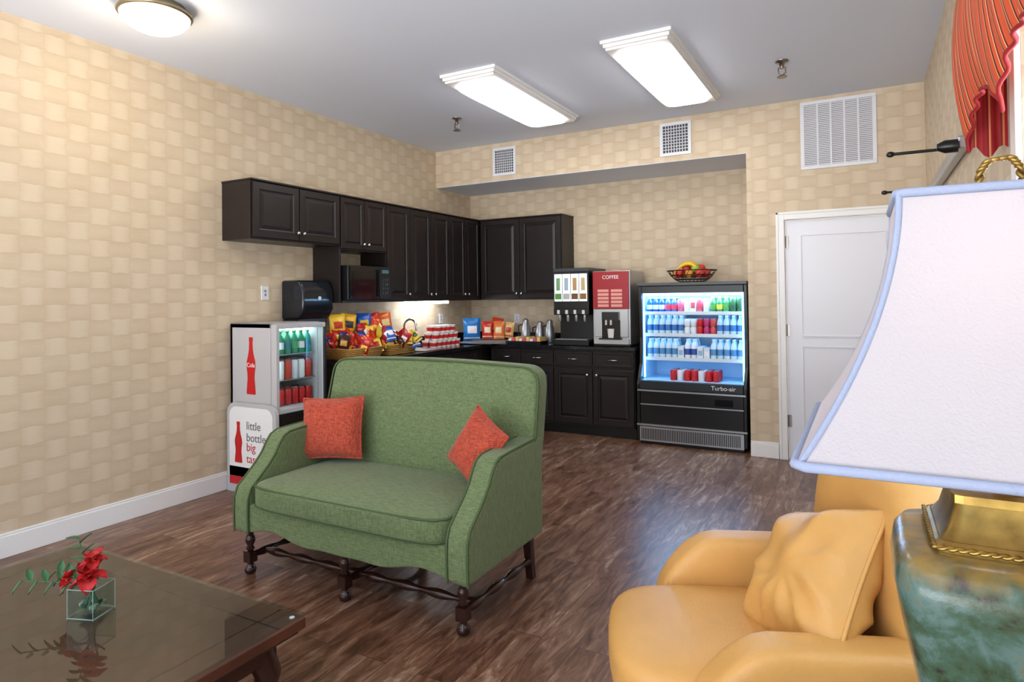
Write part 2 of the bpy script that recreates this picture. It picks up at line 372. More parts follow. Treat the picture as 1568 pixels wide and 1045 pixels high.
# vents
def vent(name,x0,x1,z0,z1,big=False):
    g=grp(name); b=MB(); y=YD
    t=.03
    for lo,hi in (((x0,z0),(x1,z0+t)),((x0,z1-t),(x1,z1)),((x0,z0+t),(x0+t,z1-t)),((x1-t,z0+t),(x1,z1-t))):
        b.box((lo[0],y-.012,lo[1]),(hi[0],y,hi[1]),M['vent'])
    b.obj('frame',g,bevel=.003,seg=2)
    b=MB(); b.box((x0+t,y-.002,z0+t),(x1-t,y-.0005,z1-t),M['ventdark'])
    if big:
        n=5
        for i in range(1,n): xx=x0+t+(x1-x0-2*t)*i/n; b.box((xx-.006,y-.011,z0+t),(xx+.006,y-.002,z1-t),M['vent'])
        k=34
        for i in range(k):
            zz=z0+t+(z1-z0-2*t)*(i+.5)/k
            b.box((x0+t,-.001,-.0055),(x1-t,.001,.0055),M['vent'],T=Matrix.Translation((0,y-.007,zz))@Matrix.Rotation(.55,4,'X'))
    else:
        k=9
        for i in range(1,k):
            xx=x0+t+(x1-x0-2*t)*i/k; b.box((xx-.003,y-.010,z0+t),(xx+.003,y-.002,z1-t),M['vent'])
            zz=z0+t+(z1-z0-2*t)*i/k; b.box((x0+t,y-.010,zz-.003),(x1-t,y-.002,zz+.003),M['vent'])
    b.obj('louvers',g)
vent('air_vent',-3.47,-3.19,2.70,3.00); vent('air_vent',-1.66,-1.37,2.70,3.01); vent('return_air_grille',-.46,.10,2.45,3.02,True)
# ceiling lights
def troffer(x0,x1,y0,y1):
    g=grp('fluorescent_ceiling_light'); b=MB()
    for k,(ins,za,zb) in enumerate(((0,.0,.022),(.015,.022,.045),(.028,.045,.062))):
        b.box((x0+ins,y0+ins,HC-zb),(x1-ins,y1-ins,HC-za),M['white'])
    b.obj('housing',g,bevel=.003,seg=2)
    b=MB(); b.rbox(((x0+x1)/2,(y0+y1)/2,HC-.062),((x1-x0)/2-.05,(y1-y0)/2-.10,.03),M['lens'],p=8,n=8); b.obj('diffuser',g)
troffer(-2.72,-2.25,3.88,5.38); troffer(-1.47,-1.01,3.88,5.40)
def domelight(x,y,k=.9):
    g=grp('ceiling_dome_light'); b=MB()
    b.lathe([(r*k,z) for r,z in [(.17,0),(.175,-.02),(.205,-.035),(.212,-.05),(.205,-.06),(.19,-.06)]],(x,y,HC),M['bronze'],36,cap=False); b.obj('rim',g)
    b=MB(); b.lathe([(r*k,z) for r,z in [(.198,-.05),(.192,-.075),(.165,-.105),(.12,-.13),(.06,-.145),(.005,-.148)]],(x,y,HC),M['dome'],36,cap=False); b.obj('glass_bowl',g)
domelight(-3.42,2.16); domelight(-1.2,-.9)  # second dome is an unseen lamp added behind the camera for fill
for x,y in ((-3.24,4.89),(-.49,4.87)):
    g=grp('fire_sprinkler'); b=MB()
    b.lathe([(.045,0),(.045,-.008),(.018,-.014),(.014,-.05),(.011,-.055)],(x,y,HC),M['dchrome'],16)
    b.tube([(x-.022,y,HC-.045),(x-.024,y,HC-.085),(x,y,HC-.105)],.005,M['dchrome'],6); b.tube([(x+.022,y,HC-.045),(x+.024,y,HC-.085),(x,y,HC-.105)],.005,M['dchrome'],6)
    b.lathe([(.005,-.098),(.034,-.112),(.034,-.116)],(x,y,HC),M['dchrome'],14); b.obj('head',g)
# ------------------------------------------------------------ cabinets
RR=[(0,0),(0,.018),(.003,.020),(.052,.020),(.056,.013),(.066,.011),(.092,.019),(.10,.019)]
RRs=[(0,0),(0,.018),(.003,.020),(.040,.020),(.044,.013),(.050,.011),(.066,.019),(.07,.019)]
def doorL(b,y0,y1,z0,z1,x):
    r=RR if min(y1-y0,z1-z0)>.3 else (RRs if min(y1-y0,z1-z0)>.2 else [(0,0),(0,.018),(.003,.02),(.02,.02),(.025,.016),(.03,.016)])
    b.panel((x,y0+.004,z0+.004),(0,1,0),(0,0,1),(1,0,0),y1-y0-.008,z1-z0-.008,r,M['cab'])
def doorB(b,x0,x1,z0,z1,y):
    b.panel((x0+.004,y,z0+.004),(1,0,0),(0,0,1),(0,-1,0),x1-x0-.008,z1-z0-.008,(RR if min(x1-x0,z1-z0)>.3 else [(0,0),(0,.018),(.003,.02),(.02,.02),(.025,.016),(.03,.016)]) ,M['cab'])
def knob(b,p,ax):
    T=Matrix.Translation(p)@(Matrix.Rotation(pi/2,4,'Y') if ax=='x' else Matrix.Rotation(pi/2,4,'X'))
    b.lathe([(.006,0),(.006,.012),(.014,.018),(.016,.024),(.012,.030),(.004,.032)],(0,0,0),M['chrome'],12,T=T)
XF=XL+.31; YF=YN-.31
def uppers(boxes,doors,knobs,crown):
    g=grp('upper_kitchen_cabinets'); b=MB()
    for lo,hi in boxes: b.box(lo,hi,M['cab'])
    b.box(crown[0],crown[1],M['cab']); b.obj('carcass',g,bevel=.002,seg=2)
    b=MB(); k=MB()
    for d_ in doors: (doorL if d_[0]=='L' else doorB)(b,*d_[1:])
    for p,ax in knobs: knob(k,p,ax)
    b.obj('raised_panel_doors',g); k.obj('knobs',g); return g
uppers([((XL+.001,3.17,1.86),(XF,4.068,2.29))],[('L',3.18,3.62,1.87,2.285,XF),('L',3.62,4.065,1.87,2.285,XF)],[((XF+.02,3.59,1.93),'x'),((XF+.02,3.65,1.93),'x')],((XL+.001,3.165,2.29),(XF+.022,4.068,2.303)))
g=uppers([((XL+.001,4.07,1.83),(XF,4.67,2.29)),((XL+.001,4.07,1.38),(XF,4.09,1.83)),((XL+.001,4.09,1.38),(XF+.02,4.67,1.40))],[('L',4.07,4.37,1.84,2.285,XF),('L',4.37,4.67,1.84,2.285,XF)],[((XF+.02,4.34,1.89),'x'),((XF+.02,4.40,1.89),'x')],((XL+.001,4.07,2.29),(XF+.022,4.669,2.303)))
g=uppers([((XL+.001,4.671,1.38),(XF,YN-.001,2.29))],[('L',a,c,1.39,2.285,XF) for a,c in ((4.67,5.02),(5.02,5.37),(5.37,5.70),(5.70,6.0),(6.0,6.30))],[((XF+.02,y,1.45),'x') for y in (4.98,5.33,5.41,5.96,6.04)],((XL+.001,4.671,2.29),(XF+.022,YN-.001,2.303)))
b=MB(); b.box((XL+.1,5.2,1.350),(XL+.2,5.85,1.379),M['whiteled']); b.obj('under_cabinet_light',g)
uppers([((XF+.023,YF,1.38),(-2.85,YN-.001,2.29))],[('B',XF+.03,-3.37,1.39,2.285,YF),('B',-3.37,-2.86,1.39,2.285,YF)],[((-3.40,YF-.02,1.45),'y'),((-3.34,YF-.02,1.45),'y')],((XF+.023,YF-.022,2.29),(-2.845,YN-.001,2.303)))
g=grp('microwave_oven'); b=MB()
b.box((XL+.02,4.11,1.402),(XF+.06,4.65,1.70),M['black']); b.obj('body',g,bevel=.006,seg=2)
b=MB(); b.box((XF+.06,4.12,1.41),(XF+.075,4.50,1.69),M['blackg']); b.box((XF+.075,4.15,1.45),(XF+.077,4.46,1.65),M['blackg']); b.box((XF+.06,4.51,1.41),(XF+.073,4.64,1.69),M['black'])
b.box((XF+.073,4.53,1.64),(XF+.075,4.62,1.67),C((70,120,130)))
for i in range(4):
    for j in range(3): b.box((XF+.073,4.53+j*.03,1.45+i*.04),(XF+.076,4.55+j*.03,1.475+i*.04),M['smoke'])
b.box((XF+.075,4.47,1.43),(XF+.10,4.49,1.67),M['black']); b.obj('door_and_keypad',g)
# base cabinets + counter
BX=XL+.58; BY=YN-.58
g=grp('base_kitchen_cabinets')
b=MB(); b.box((XL+.001,3.95,.10),(BX,YN-.001,.87),M['cab']); b.box((XL+.001,3.97,0),(BX-.06,YN-.001,.10),M['black']); b.obj('carcass',g,bevel=.002,seg=2)
b=MB();k=MB(); ys=[3.96,4.42,4.88,5.34,5.8]
for i in range(4): doorL(b,ys[i],ys[i+1],.12,.68,BX); doorL(b,ys[i],ys[i+1],.70,.855,BX); knob(k,(BX+.02,ys[i]+.06,.62),'x')
b.obj('doors_and_drawers',g); k.obj('handles',g)
single('granite_countertop',lambda b:b.box((XL+.001,3.93,.87),(BX+.035,YN-.001,.905),M['granite']),parent=g,bevel=.004,seg=2)
g=grp('base_kitchen_cabinets')
b=MB(); b.box((BX+.036,BY,.10),(-1.975,YN-.001,.87),M['cab']); b.box((BX+.036,BY+.06,0),(-1.985,YN-.001,.10),M['black']); b.obj('carcass',g,bevel=.002,seg=2)
b=MB();k=MB(); xs=[(-3.59,-3.22),(-3.22,-2.84),(-2.84,-2.41),(-2.41,-1.98)]
for i,(x0,x1) in enumerate(xs):
    doorB(b,x0,x1,.12,.68,BY); doorB(b,x0,x1,.70,.855,BY)
    knob(k,((x1-.05) if i%2==0 else (x0+.05),BY-.02,.62),'y')
    k.tube([((x0+x1)/2-.05,BY-.02,.775),((x0+x1)/2-.04,BY-.045,.775),((x0+x1)/2+.04,BY-.045,.775),((x0+x1)/2+.05,BY-.02,.775)],.005,M['chrome'],8)
b.obj('doors_and_drawers',g); k.obj('handles',g)
single('granite_countertop',lambda b:b.box((BX+.0355,BY-.035,.87),(-1.965,YN-.001,.905),M['granite']),parent=g,bevel=.004,seg=2)
single('granite_backsplash',lambda b:b.box((XL+.001,3.93,.906),(XL+.02,YN-.001,1.0),M['granite']))
single('granite_backsplash',lambda b:b.box((XL+.021,YN-.02,.906),(-1.965,YN-.001,1.0),M['granite']))
CT=.906
g=grp('sink_faucet'); b=MB(); fx,fy=XL+.14,5.15
b.lathe([(.028,0),(.028,.01),(.016,.03),(.014,.07)],(fx,fy,CT),M['chrome'],16)
pts=[(fx,fy,CT+.06),(fx,fy,CT+.22)]+[(fx+.075-.075*math.cos(a*pi/10),fy,CT+.22+.075*math.sin(a*pi/10)) for a in range(1,11)]+[(fx+.15,fy,CT+.18)]
b.tube(pts,.011,M['chrome'],10); b.tube([(fx,fy+.0,CT+.05),(fx+.02,fy+.08,CT+.08)],.007,M['chrome'],8); b.obj('gooseneck_spout',g)
g=grp('kitchen_sink'); b=MB(); 
b.panel((XL+.20,4.95,CT),(1,0,0),(0,1,0),(0,0,1),.34,.32,[(0,0),(0,.004),(.02,.004),(.03,.001),(.05,.001)],M['steel']); b.obj('basin',g)
def bag(b,c,w,h,t,col,rx,ry,rz,col2=None):
    # crimped snack bag: puffed body, flat sealed ends, printed label and stripe
    T=Matrix.Translation(c)@Euler((rx,ry,rz)).to_matrix().to_4x4()
    for sg in (-1,1):
        def f(a,q,sg=sg):
            u=-1+2*a; v=-1+2*q; vv=min(1,abs(v)/.86)
            e=(max(0,1-u**4)*max(0,1-vv**3))**.55
            return (u*w/2*(1-.05*(1-vv*vv)),v*h/2,sg*(t/2*e*(1+.14*math.sin(6*u+4*v)+.10*math.cos(9*v-3*u))+.0006))
        b.grid(f,8,10,C(col,.22),T)
        if col2:
            b.grid(lambda a,q,sg=sg:(lambda p:(p[0],p[1],p[2]+sg*.0025))(f(.22+.56*a,.34+.32*q,sg)),5,5,C(col2,.25),T)
            b.grid(lambda a,q,sg=sg:(lambda p:(p[0],p[1],p[2]+sg*.0025))(f(.05+.9*a,.10+.06*q,sg)),6,2,C(col2,.25),T)
g=grp('snack_baskets'); b=MB()
def basket(b,cx,cy,w,l,h,m):
    for k in range(6):
        z=CT+.009+h*k/5; e=.85+.15*k/5
        pts=[(cx+sx*w/2*e,cy+sy*l/2*e,z) for sx,sy in ((-1,-1),(-.3,-1.02),(.3,-1.02),(1,-1),(1.03,-.3),(1.03,.3),(1,1),(.3,1.02),(-.3,1.02),(-1,1),(-1.02,.3),(-1.02,-.3))]
        b.tube(pts,.009,m,6,True)
    b.box((cx-w/2*.85,cy-l/2*.85,CT),(cx+w/2*.85,cy+l/2*.85,CT+.01),m)
wk=mat('wicker',(170,125,60),.7,var=.3,vscale=60)
basket(b,-3.86,4.16,.36,.42,.08,wk); basket(b,-3.86,4.66,.34,.40,.08,wk); b.obj('wicker_baskets',g)
b=MB()
bc=[((204,36,28),(245,190,60)),((240,186,40),(200,40,30)),((40,90,190),(240,240,240)),((230,110,36),(250,220,80)),((176,30,40),(255,255,255)),((240,196,60),(60,100,60)),((30,60,140),(230,60,50)),((240,205,70),(180,40,30)),((220,60,30),(250,210,90)),((186,30,35),(245,200,70)),((70,35,28),(230,180,90))]
for i in range(90):
    cy=random.uniform(3.99,4.88); cx=random.uniform(-4.02,-3.70); z=CT+.09+random.uniform(0,.21)*(1-abs((cy-4.44)/.75))*(1-.4*(cx+4.02)/.32)
    c1,c2=random.choice(bc); bag(b,(cx,cy,z),.10,.14,.05,c1,random.uniform(.7,1.6),random.uniform(-.6,.6),random.uniform(.6,2.4),c2)
for cy,c1,c2 in ((4.12,(245,200,50),(200,60,30)),(4.25,(245,190,40),(60,60,70)),(4.45,(30,90,190),(240,200,60)),(4.60,(225,60,30),(250,210,90)),(4.74,(236,110,40),(250,230,160))):
    bag(b,(-3.98,cy,CT+.28),.14,.19,.05,c1,1.45,random.uniform(-.3,.3),1.2+random.uniform(-.4,.4),c2)
b.obj('snack_bags',g)
g=grp('coffee_pod_cups'); b=MB()
for lv,(n,z) in enumerate(((6,0),(5,.075),(4,.15))):
    for i in range(n):
        for j in range(2):
            y=5.30+.085*i+.04*lv; x=-3.92+j*.09
            b.lathe([(.032,0),(.040,.07)],(x,y,CT+z),C((238,236,232)),12); b.lathe([(.0355,0),(.0385,.035)],(x,y,CT+z+.017),C((205,40,40)),12,cap=False)
            b.lathe([(.042,.066),(.042,.072)],(x,y,CT+z),C((238,236,232)),12)
b.obj('cups',g)
g=grp('counter_snack_packs'); b=MB()
bag(b,(-3.95,6.22,CT+.14),.20,.26,.07,(30,120,200),pi/2,0,.7,(240,240,250))
bag(b,(-3.80,6.32,CT+.13),.13,.20,.06,(200,50,40),pi/2-.1,0,.5,(245,225,190)); bag(b,(-3.66,6.34,CT+.13),.13,.20,.06,(225,120,60),pi/2-.1,0,.3,(240,220,170)); bag(b,(-3.74,6.42,CT+.16),.13,.22,.06,(190,60,30),pi/2-.1,.2,.5,(245,225,190)); bag(b,(-3.56,6.40,CT+.13),.11,.18,.06,(230,190,120),pi/2-.1,.1,.2,(190,50,40))
b.box((-3.98,6.22,CT),(-3.51,6.46,CT+.02),M['steel']); b.obj('snack_packs',g)
g=grp('serving_tray'); b=MB(); b.panel((-3.98,5.84,CT),(1,0,0),(0,1,0),(0,0,1),.50,.26,[(0,.01),(.02,.014),(.03,.004),(.05,.003)],M['steel']); b.obj('tray',g)
g=grp('coffee_carafes'); b=MB()
for x,y,hh in ((-3.36,6.42,.24),(-3.20,6.46,.21),(-3.06,6.42,.23)):
    b.lathe([(.055,0),(.06,.02),(.052,hh*.7),(.035,hh*.85),(.038,hh),(.02,hh+.02),(.004,hh+.022)],(x,y,CT),M['steel'],18)
    b.tube([(x-.05,y,CT+hh*.8),(x-.09,y,CT+hh*.75),(x-.09,y,CT+hh*.3),(x-.056,y,CT+hh*.2)],.008,M['black'],8)
b.obj('carafes',g)
g=grp('condiment_caddy'); b=MB(); b.box((-3.42,6.10,CT),(-3.02,6.28,CT+.03),M['black'])
for i in range(9): b.box((-3.41+i*.043,6.11,CT+.03),(-3.375+i*.043,6.26,CT+.055+.01*(i%3)),C([(240,240,238),(220,90,110),(240,200,120)][i%3]))
b.obj('caddy',g)
def plate(name,o,u,v,n):
    g=grp(name); b=MB(); b.panel(o,u,v,n,.075,.115,[(0,0),(.003,.006),(.02,.006),(.022,.004),(.026,.004)],M['vent'])
    o=Vector(o);u=Vector(u);v=Vector(v);n=Vector(n)
    for q in (.035,.065): 
        p=o+u*.030+v*q+n*.004; pp=p+u*.015+v*.018+n*.005
        b.box([min(a,c) for a,c in zip(p,pp)],[max(a,c) for a,c in zip(p,pp)],M['steel'])
    b.obj('cover_plate',g)
plate('light_switch',(XL+.001,3.52,1.41),(0,1,0),(0,0,1),(1,0,0))
plate('power_outlet',(XL+.001,5.95,1.12),(0,1,0),(0,0,1),(1,0,0)); plate('power_outlet',(-3.62,YN-.001,1.1),(1,0,0),(0,0,1),(0,-1,0))
# paper towel dispenser
g=grp('paper_towel_dispenser'); b=MB()
b.poly([(XL+.001,3.72,1.25),(XL+.20,3.72,1.25),(XL+.25,3.72,1.33),(XL+.25,3.72,1.48),(XL+.20,3.72,1.57),(XL+.001,3.72,1.57)],(0,.345,0),M['smoke']); b.obj('cover',g,bevel=.02,seg=4)
b=MB(); b.box((XL+.002,3.74,1.215),(XL+.18,4.05,1.25),M['black']); b.box((XL+.05,3.80,1.205),(XL+.15,4.0,1.216),C((230,230,230)))
b.lathe([(.018,0),(.018,.004)],(0,0,0),M['steel'],16,T=Matrix.Translation((XL+.25,3.90,1.42))@Matrix.Rotation(pi/2,4,'Y')); b.obj('outlet_slot',g)
# ------------------------------------------------------------ beverage cooler (left)
g=grp('beverage_cooler'); cx0,cx1,cy0,cy1=XL+.02,-3.70,3.22,3.70
b=MB(); 
b.box((cx0,cy0,.58),(cx0+.03,cy1,1.24),M['coolgrey']); b.box((cx0,cy0,.58),(cx1-.06,cy0+.03,1.24),M['coolgrey']); b.box((cx0,cy1-.03,.58),(cx1-.06,cy1,1.24),M['coolgrey'])
b.box((cx0,cy0,1.205),(cx1-.06,cy1,1.24),M['coolgrey']); b.box((cx0,cy0,.58),(cx1-.06,cy1,.62),M['coolgrey']); b.obj('cabinet',g,bevel=.004,seg=2)
b=MB(); dx=cx1-.055
for y0,y1,z0,z1 in ((cy0,cy0+.03,.585,1.235),(cy1-.03,cy1,.585,1.235),(cy0+.03,cy1-.03,.585,.62),(cy0+.03,cy1-.03,1.20,1.235)): b.box((dx,y0,z0),(cx1,y1,z1),M['coolgrey'])
b.box((cx1,cy1-.03,.62),(cx1+.015,cy1-.005,1.2),M['black']); b.obj('door_frame',g,bevel=.004,seg=2)
single('door_glass',lambda b:b.box((cx1-.02,cy0+.03,.62),(cx1-.015,cy1-.03,1.2),M['tglass']),parent=g)
b=MB(); b.box((cx0+.031,cy0+.03,.62),(cx0+.034,cy1-.03,1.205),C((120,165,170))); b.box((cx1-.075,cy0+.036,.63),(cx1-.062,cy0+.042,1.19),M['coolled']); b.box((cx0+.1,cy0+.05,1.19),(cx1-.1,cy1-.05,1.2),M['coolled'])
for z in (.62,.81,1.0): b.box((cx0+.035,cy0+.031,z),(cx1-.08,cy1-.031,z+.006),M['steel'])
b.obj('interior_shelves',g)
def can(b,x,y,z,c,r=.031,h=.115,seg=12):
    b.lathe([(r*.8,0),(r,.008),(r,h-.012),(r*.8,h)],(x,y,z),c,seg); b.lathe([(r*.78,h),(r*.78,h+.002)],(x,y,z),M['steel'],seg)
def bottle(b,x,y,z,c,cap,lab,r=.032,h=.20,seg=12):
    b.lathe([(r*.9,0),(r,.01),(r,h*.6),(r*.75,h*.75),(r*.38,h*.88),(r*.38,h*.93)],(x,y,z),c,seg); b.lathe([(r*.45,h*.92),(r*.45,h)],(x,y,z),cap,10)
    b.lathe([(r*1.02,h*.22),(r*1.02,h*.52)],(x,y,z),lab,seg,cap=False)
b=MB()
for i in range(6):
    for j in range(3):
        y=cy0+.07+i*.067; x=cx1-.12-j*.07
        can(b,x,y,.626,C([(190,24,28),(230,230,235)][(i*j)%5==4]),r=.03); can(b,x,y,.816,C([(220,225,235),(235,238,242),(200,60,50)][(i+j)%3]),r=.03,h=.14); 
        bottle(b,x,y,1.006,C((50,140,110),.2),C((40,120,60)),C([(60,160,90),(230,235,240),(40,120,140)][(i+j)%3]),h=.17,r=.03)
b.obj('drinks',g)
def bottle_prof(h):
    return [(.052,0),(.056,.03),(.050,.16),(.043,.28),(.047,.38),(.056,.48),(.052,.58),(.036,.68),(.024,.78),(.020,.92),(.024,.925),(.024,1.0)]
def flatbottle(b,cx,y,z0,h,m,sc=1):
    pr=bottle_prof(h); pts=[(cx+r*sc*h/.42,y,z0+t*h) for r,t in pr]+[(cx-r*sc*h/.42,y,z0+t*h) for r,t in pr[::-1]]
    b.poly(pts,(0,-.0015,0),m)
b=MB(); flatbottle(b,-3.965,cy0-.0005,.72,.42,M['red'],.85); b.obj('bottle_graphic',g)
text('graphic_lettering','Cola',(-3.965,cy0-.0035,.92),(pi/2,0,0),.045,M['txt'],g)
b=MB(); b.box((cx0+.02,cy0+.01,.04),(cx1-.03,cy1-.01,.58),M['black']); b.box((cx1-.03,cy0+.02,.50),(cx1-.01,cy1-.02,.57),M['blackg']); b.box((cx0+.03,cy0+.02,0),(cx1-.05,cy1-.02,.04),M['black']); b.obj('stand',g,bevel=.005,seg=2)
b=MB(); sx0,sx1=XL+.025,-3.67
def rr(x0,x1,z0,z1,r,y):
    p=[(x0,y,z0),(x1,y,z0)]
    p+=[(x1-r+r*math.cos(a*pi/12),y,z1-r+r*math.sin(a*pi/12)) for a in range(7)]+[(x0+r-r*math.sin(a*pi/12),y,z1-r+r*math.cos(a*pi/12)) for a in range(7)]
    return p
b.poly(rr(sx0,sx1,.0,.66,.09,cy0-.005),(0,-.03,0),M['coolgrey']); b.poly(rr(sx0+.03,sx1-.03,.12,.63,.07,cy0-.036),(0,-.002,0),M['signw']); b.box((sx0+.03,cy0-.038,.06),(sx1-.03,cy0-.0355,.19),M['red'])
flatbottle(b,sx0+.13,cy0-.0385,.22,.30,M['red'],1.0); b.obj('side_sign_panel',g)
text('sign_lettering','little\nbottle',(sx0+.215,cy0-.039,.47),(pi/2,0,0),.085,M['txtd'],g,'LEFT'); text('sign_lettering_red','big\ntaste',(sx0+.215,cy0-.039,.315),(pi/2,0,0),.085,M['red'],g,'LEFT')
# ------------------------------------------------------------ juice dispenser
g=grp('juice_dispenser'); x0,x1,y0,y1=-2.842,-2.45,6.06,6.55
b=MB(); b.box((x0,y0+.16,CT),(x1,y1,1.30),M['black']); b.box((x0,y0,1.27),(x1,y1,1.68),M['black']); b.box((x0,y0-.02,CT),(x1,y0+.18,CT+.06),M['black']); b.box((x0,y0-.01,1.66),(x1+.004,y1,1.70),C((60,64,70)))
b.box((x0,y0-.005,1.22),(x1,y0+.12,1.29),M['black']); ob=b.obj('body',g,bevel=.008,seg=2)
b=MB()
for i in range(4):
    xx=x0+.015+i*.092; b.box((xx,y0-.004,1.36),(xx+.084,y0+.001,1.64),M['backlit']); b.box((xx+.006,y0-.006,1.38),(xx+.078,y0-.003,1.44),C([(90,150,70),(190,190,190),(120,80,50),(150,110,60)][i])); b.box((xx+.02,y0-.006,1.47),(xx+.064,y0-.003,1.60),C([(120,170,120),(170,190,210),(190,150,110),(200,180,130)][i]))
    b.lathe([(.012,0),(.018,.02),(.018,.07)],(xx+.044,y0+.03,1.15),M['steel'],10); b.box((xx+.03,y0-.012,1.23),(xx+.058,y0-.004,1.27),C((220,225,230)))
b.box((x0+.02,y0-.01,CT+.06),(x1-.02,y0+.15,CT+.066),M['steel']); b.obj('backlit_panels_and_taps',g)
# coffee machine
g=grp('coffee_vending_machine'); x0,x1,y0,y1=-2.42,-2.03,6.08,6.55
b=MB(); b.box((x0,y0+.02,CT+.02),(x1,y1,1.66),M['steel']); b.box((x0+.005,y0,1.28),(x1-.01,y0+.03,1.655),M['dkred']); b.box((x0+.01,y0-.005,CT+.02),(x1-.01,y0+.03,CT+.08),M['steel'])
b.box((x0,y0+.02,CT),(x1,y1,CT+.02),M['black']); b.box((x0+.02,y0+.005,1.0),(x1-.02,y0+.021,1.28),M['steel']); b.obj('body',g,bevel=.005,seg=2)
b=MB(); b.box((x0+.11,y0-.03,1.17),(x1-.11,y0+.02,1.25),M['black']); b.box((x0+.14,y0-.02,1.12),(x0+.16,y0,1.18),M['steel']); b.box((x0+.19,y0-.02,1.12),(x0+.21,y0,1.18),M['steel'])
b.box((x0+.10,y0+.0,.99),(x1-.10,y0+.006,1.17),M['blackg']); b.box((x0+.08,y0-.04,CT+.07),(x1-.08,y0+.0,CT+.085),M['black'])
for i in range(5):
    for j in range(2): b.box((x0+.06+j*.14,y0-.004,1.30+i*.037),(x0+.175+j*.14,y0+.001,1.327+i*.037),C((232,160,150)))
b.lathe([(.028,0),(.036,.09)],((x0+x1)/2,y0-.005,CT+.087),C((236,232,226)),14); b.obj('dispense_panel',g); text('lettering','COFFEE',((x0+x1)/2,y0-.002,1.58),(pi/2,0,0),.05,M['txt'],g)
# ------------------------------------------------------------ refrigerated display case
g=grp('refrigerated_display_case'); x0,x1,y0,y1=-1.94,-.935,5.98,6.61
b=MB()
for xx in (x0,x1-.03):
    b.poly([(xx,y0,0.04),(xx,y0,.56),(xx,y0+.03,.62),(xx,y0+.10,.75),(xx,y0+.12,1.0),(xx,y0+.10,1.50),(xx,y1,1.50),(xx,y1,.04)],(.03,0,0),M['black'])
b.box((x0+.03,y0+.10,1.43),(x1-.03,y1,1.50),M['black']); b.box((x0-.005,y0+.06,1.50),(x1+.005,y1,1.53),C((70,74,80)))
b.box((x0+.03,y0+.012,.0),(x1-.03,y1,.52),M['black']); b.box((x0+.03,y0+.0,.52),(x1-.03,y0+.06,.60),C((40,44,50)))
b.obj('cabinet',g,bevel=.005,seg=2)
b=MB(); b.box((x0+.03,y1-.06,.52),(x1-.03,y1-.05,1.43),M['bluein']); b.box((x0+.03,y0+.06,.58),(x1-.03,y1-.06,.60),M['bluein']); b.box((x0+.031,y0+.13,.6),(x0+.036,y1-.06,1.43),M['bluein']); b.box((x1-.036,y0+.13,.6),(x1-.031,y1-.06,1.43),M['bluein'])
b.box((x0+.04,y0+.13,1.405),(x1-.04,y1-.08,1.429),M['caseled'])
b.box((x0+.037,y0+.125,.62),(x0+.05,y0+.14,1.42),M['blueled']); b.box((x1-.05,y0+.125,.62),(x1-.037,y0+.14,1.42),M['blueled'])
sh=(.80,1.03,1.24)
for z in sh:
    b.box((x0+.037,y0+.17,z-.012),(x1-.037,y1-.06,z),M['bluein']); b.box((x0+.037,y0+.16,z-.018),(x1-.037,y0+.17,z+.014),C((215,230,240))); b.box((x0+.05,y0+.19,z-.018),(x1-.05,y0+.21,z-.0121),M['caseled'])
b.obj('shelves_and_lights',g)
b=MB()
b.box((x0+.01,y0-.004,.50),(x1-.01,y0+.012,.515),M['steel']); b.box((x0+.03,y0+.006,.37),(x1-.03,y0+.014,.38),M['steel'])
b.box((x0+.0,y0-.008,.175),(x1-.0,y0+.01,.19),M['steel']); b.box((x0+.03,y0-.006,.03),(x1-.03,y0+.012,.165),M['steel'])
for i in range(56):
    xx=x0+.045+i*.0162; b.box((xx,y0-.008,.045),(xx+.008,y0-.0055,.15),M['black'])
b.box((x1-.28,y0+.004,.40),(x1-.12,y0+.013,.46),M['blackg']); b.obj('grille_and_trim',g,bevel=0)
text('maker_lettering','Turbo-air',(x1-.2,y0-.006,.545),(pi/2,0,0),.055,M['txt'],g)
b=MB()
def row(z,items,y=y0+.21,dep=3):
    n=len(items)
    for i,it in enumerate(items):
        xx=x0+.08+(x1-x0-.16)*i/(n-1)
        for j in range(dep):
            yy=y+j*.085
            if it[0]=='c': can(b,xx,yy,z,C(it[1]),h=it[2] if len(it)>2 else .115,r=.028)
            elif it[0]=='s': 
                can(b,xx,yy,z,C(it[1]),r=.029,h=.075); can(b,xx,yy,z+.078,C(it[1]),r=.029,h=.075)
            elif it[0]=='k':
                b.box((xx-.027,yy-.025,z),(xx+.027,yy+.025,z+it[2]),C(it[1])); b.box((xx-.02,yy-.0255,z+it[2]*.3),(xx+.02,yy-.0251,z+it[2]*.7),C(it[3]))
            elif it[0]=='b': bottle(b,xx,yy,z,C(it[1],.2),C(it[2]),C(it[3]),h=it[4],r=.029)
NV=(30,60,140); W_=(235,240,245); RD=(205,35,40); GN=(80,140,60)
row(1.24,[('b',NV,W_,(200,215,235),.15)]*3+[('b',(60,80,150),W_,(220,60,70),.15)]*2+[('c',(210,90,110),.13),('c',W_,.13),('k',(225,235,245),.14,(210,70,80)),('c',(210,70,80),.13),('c',W_,.13),('b',(60,110,60),(230,200,60),GN,.15),('b',(60,110,60),(230,200,60),(200,190,60),.15),('b',(60,110,60),(230,200,60),GN,.15),('c',(60,90,50),.14),('c',(60,90,50),.14)])
row(1.03,[('b',(205,228,242),(240,240,245),(60,120,190),.185)]*6+[('s',W_),('s',W_),('s',RD),('s',(190,60,120)),('s',(215,80,80))]+[('b',(205,228,242),W_,(70,130,200),.185)]*4)
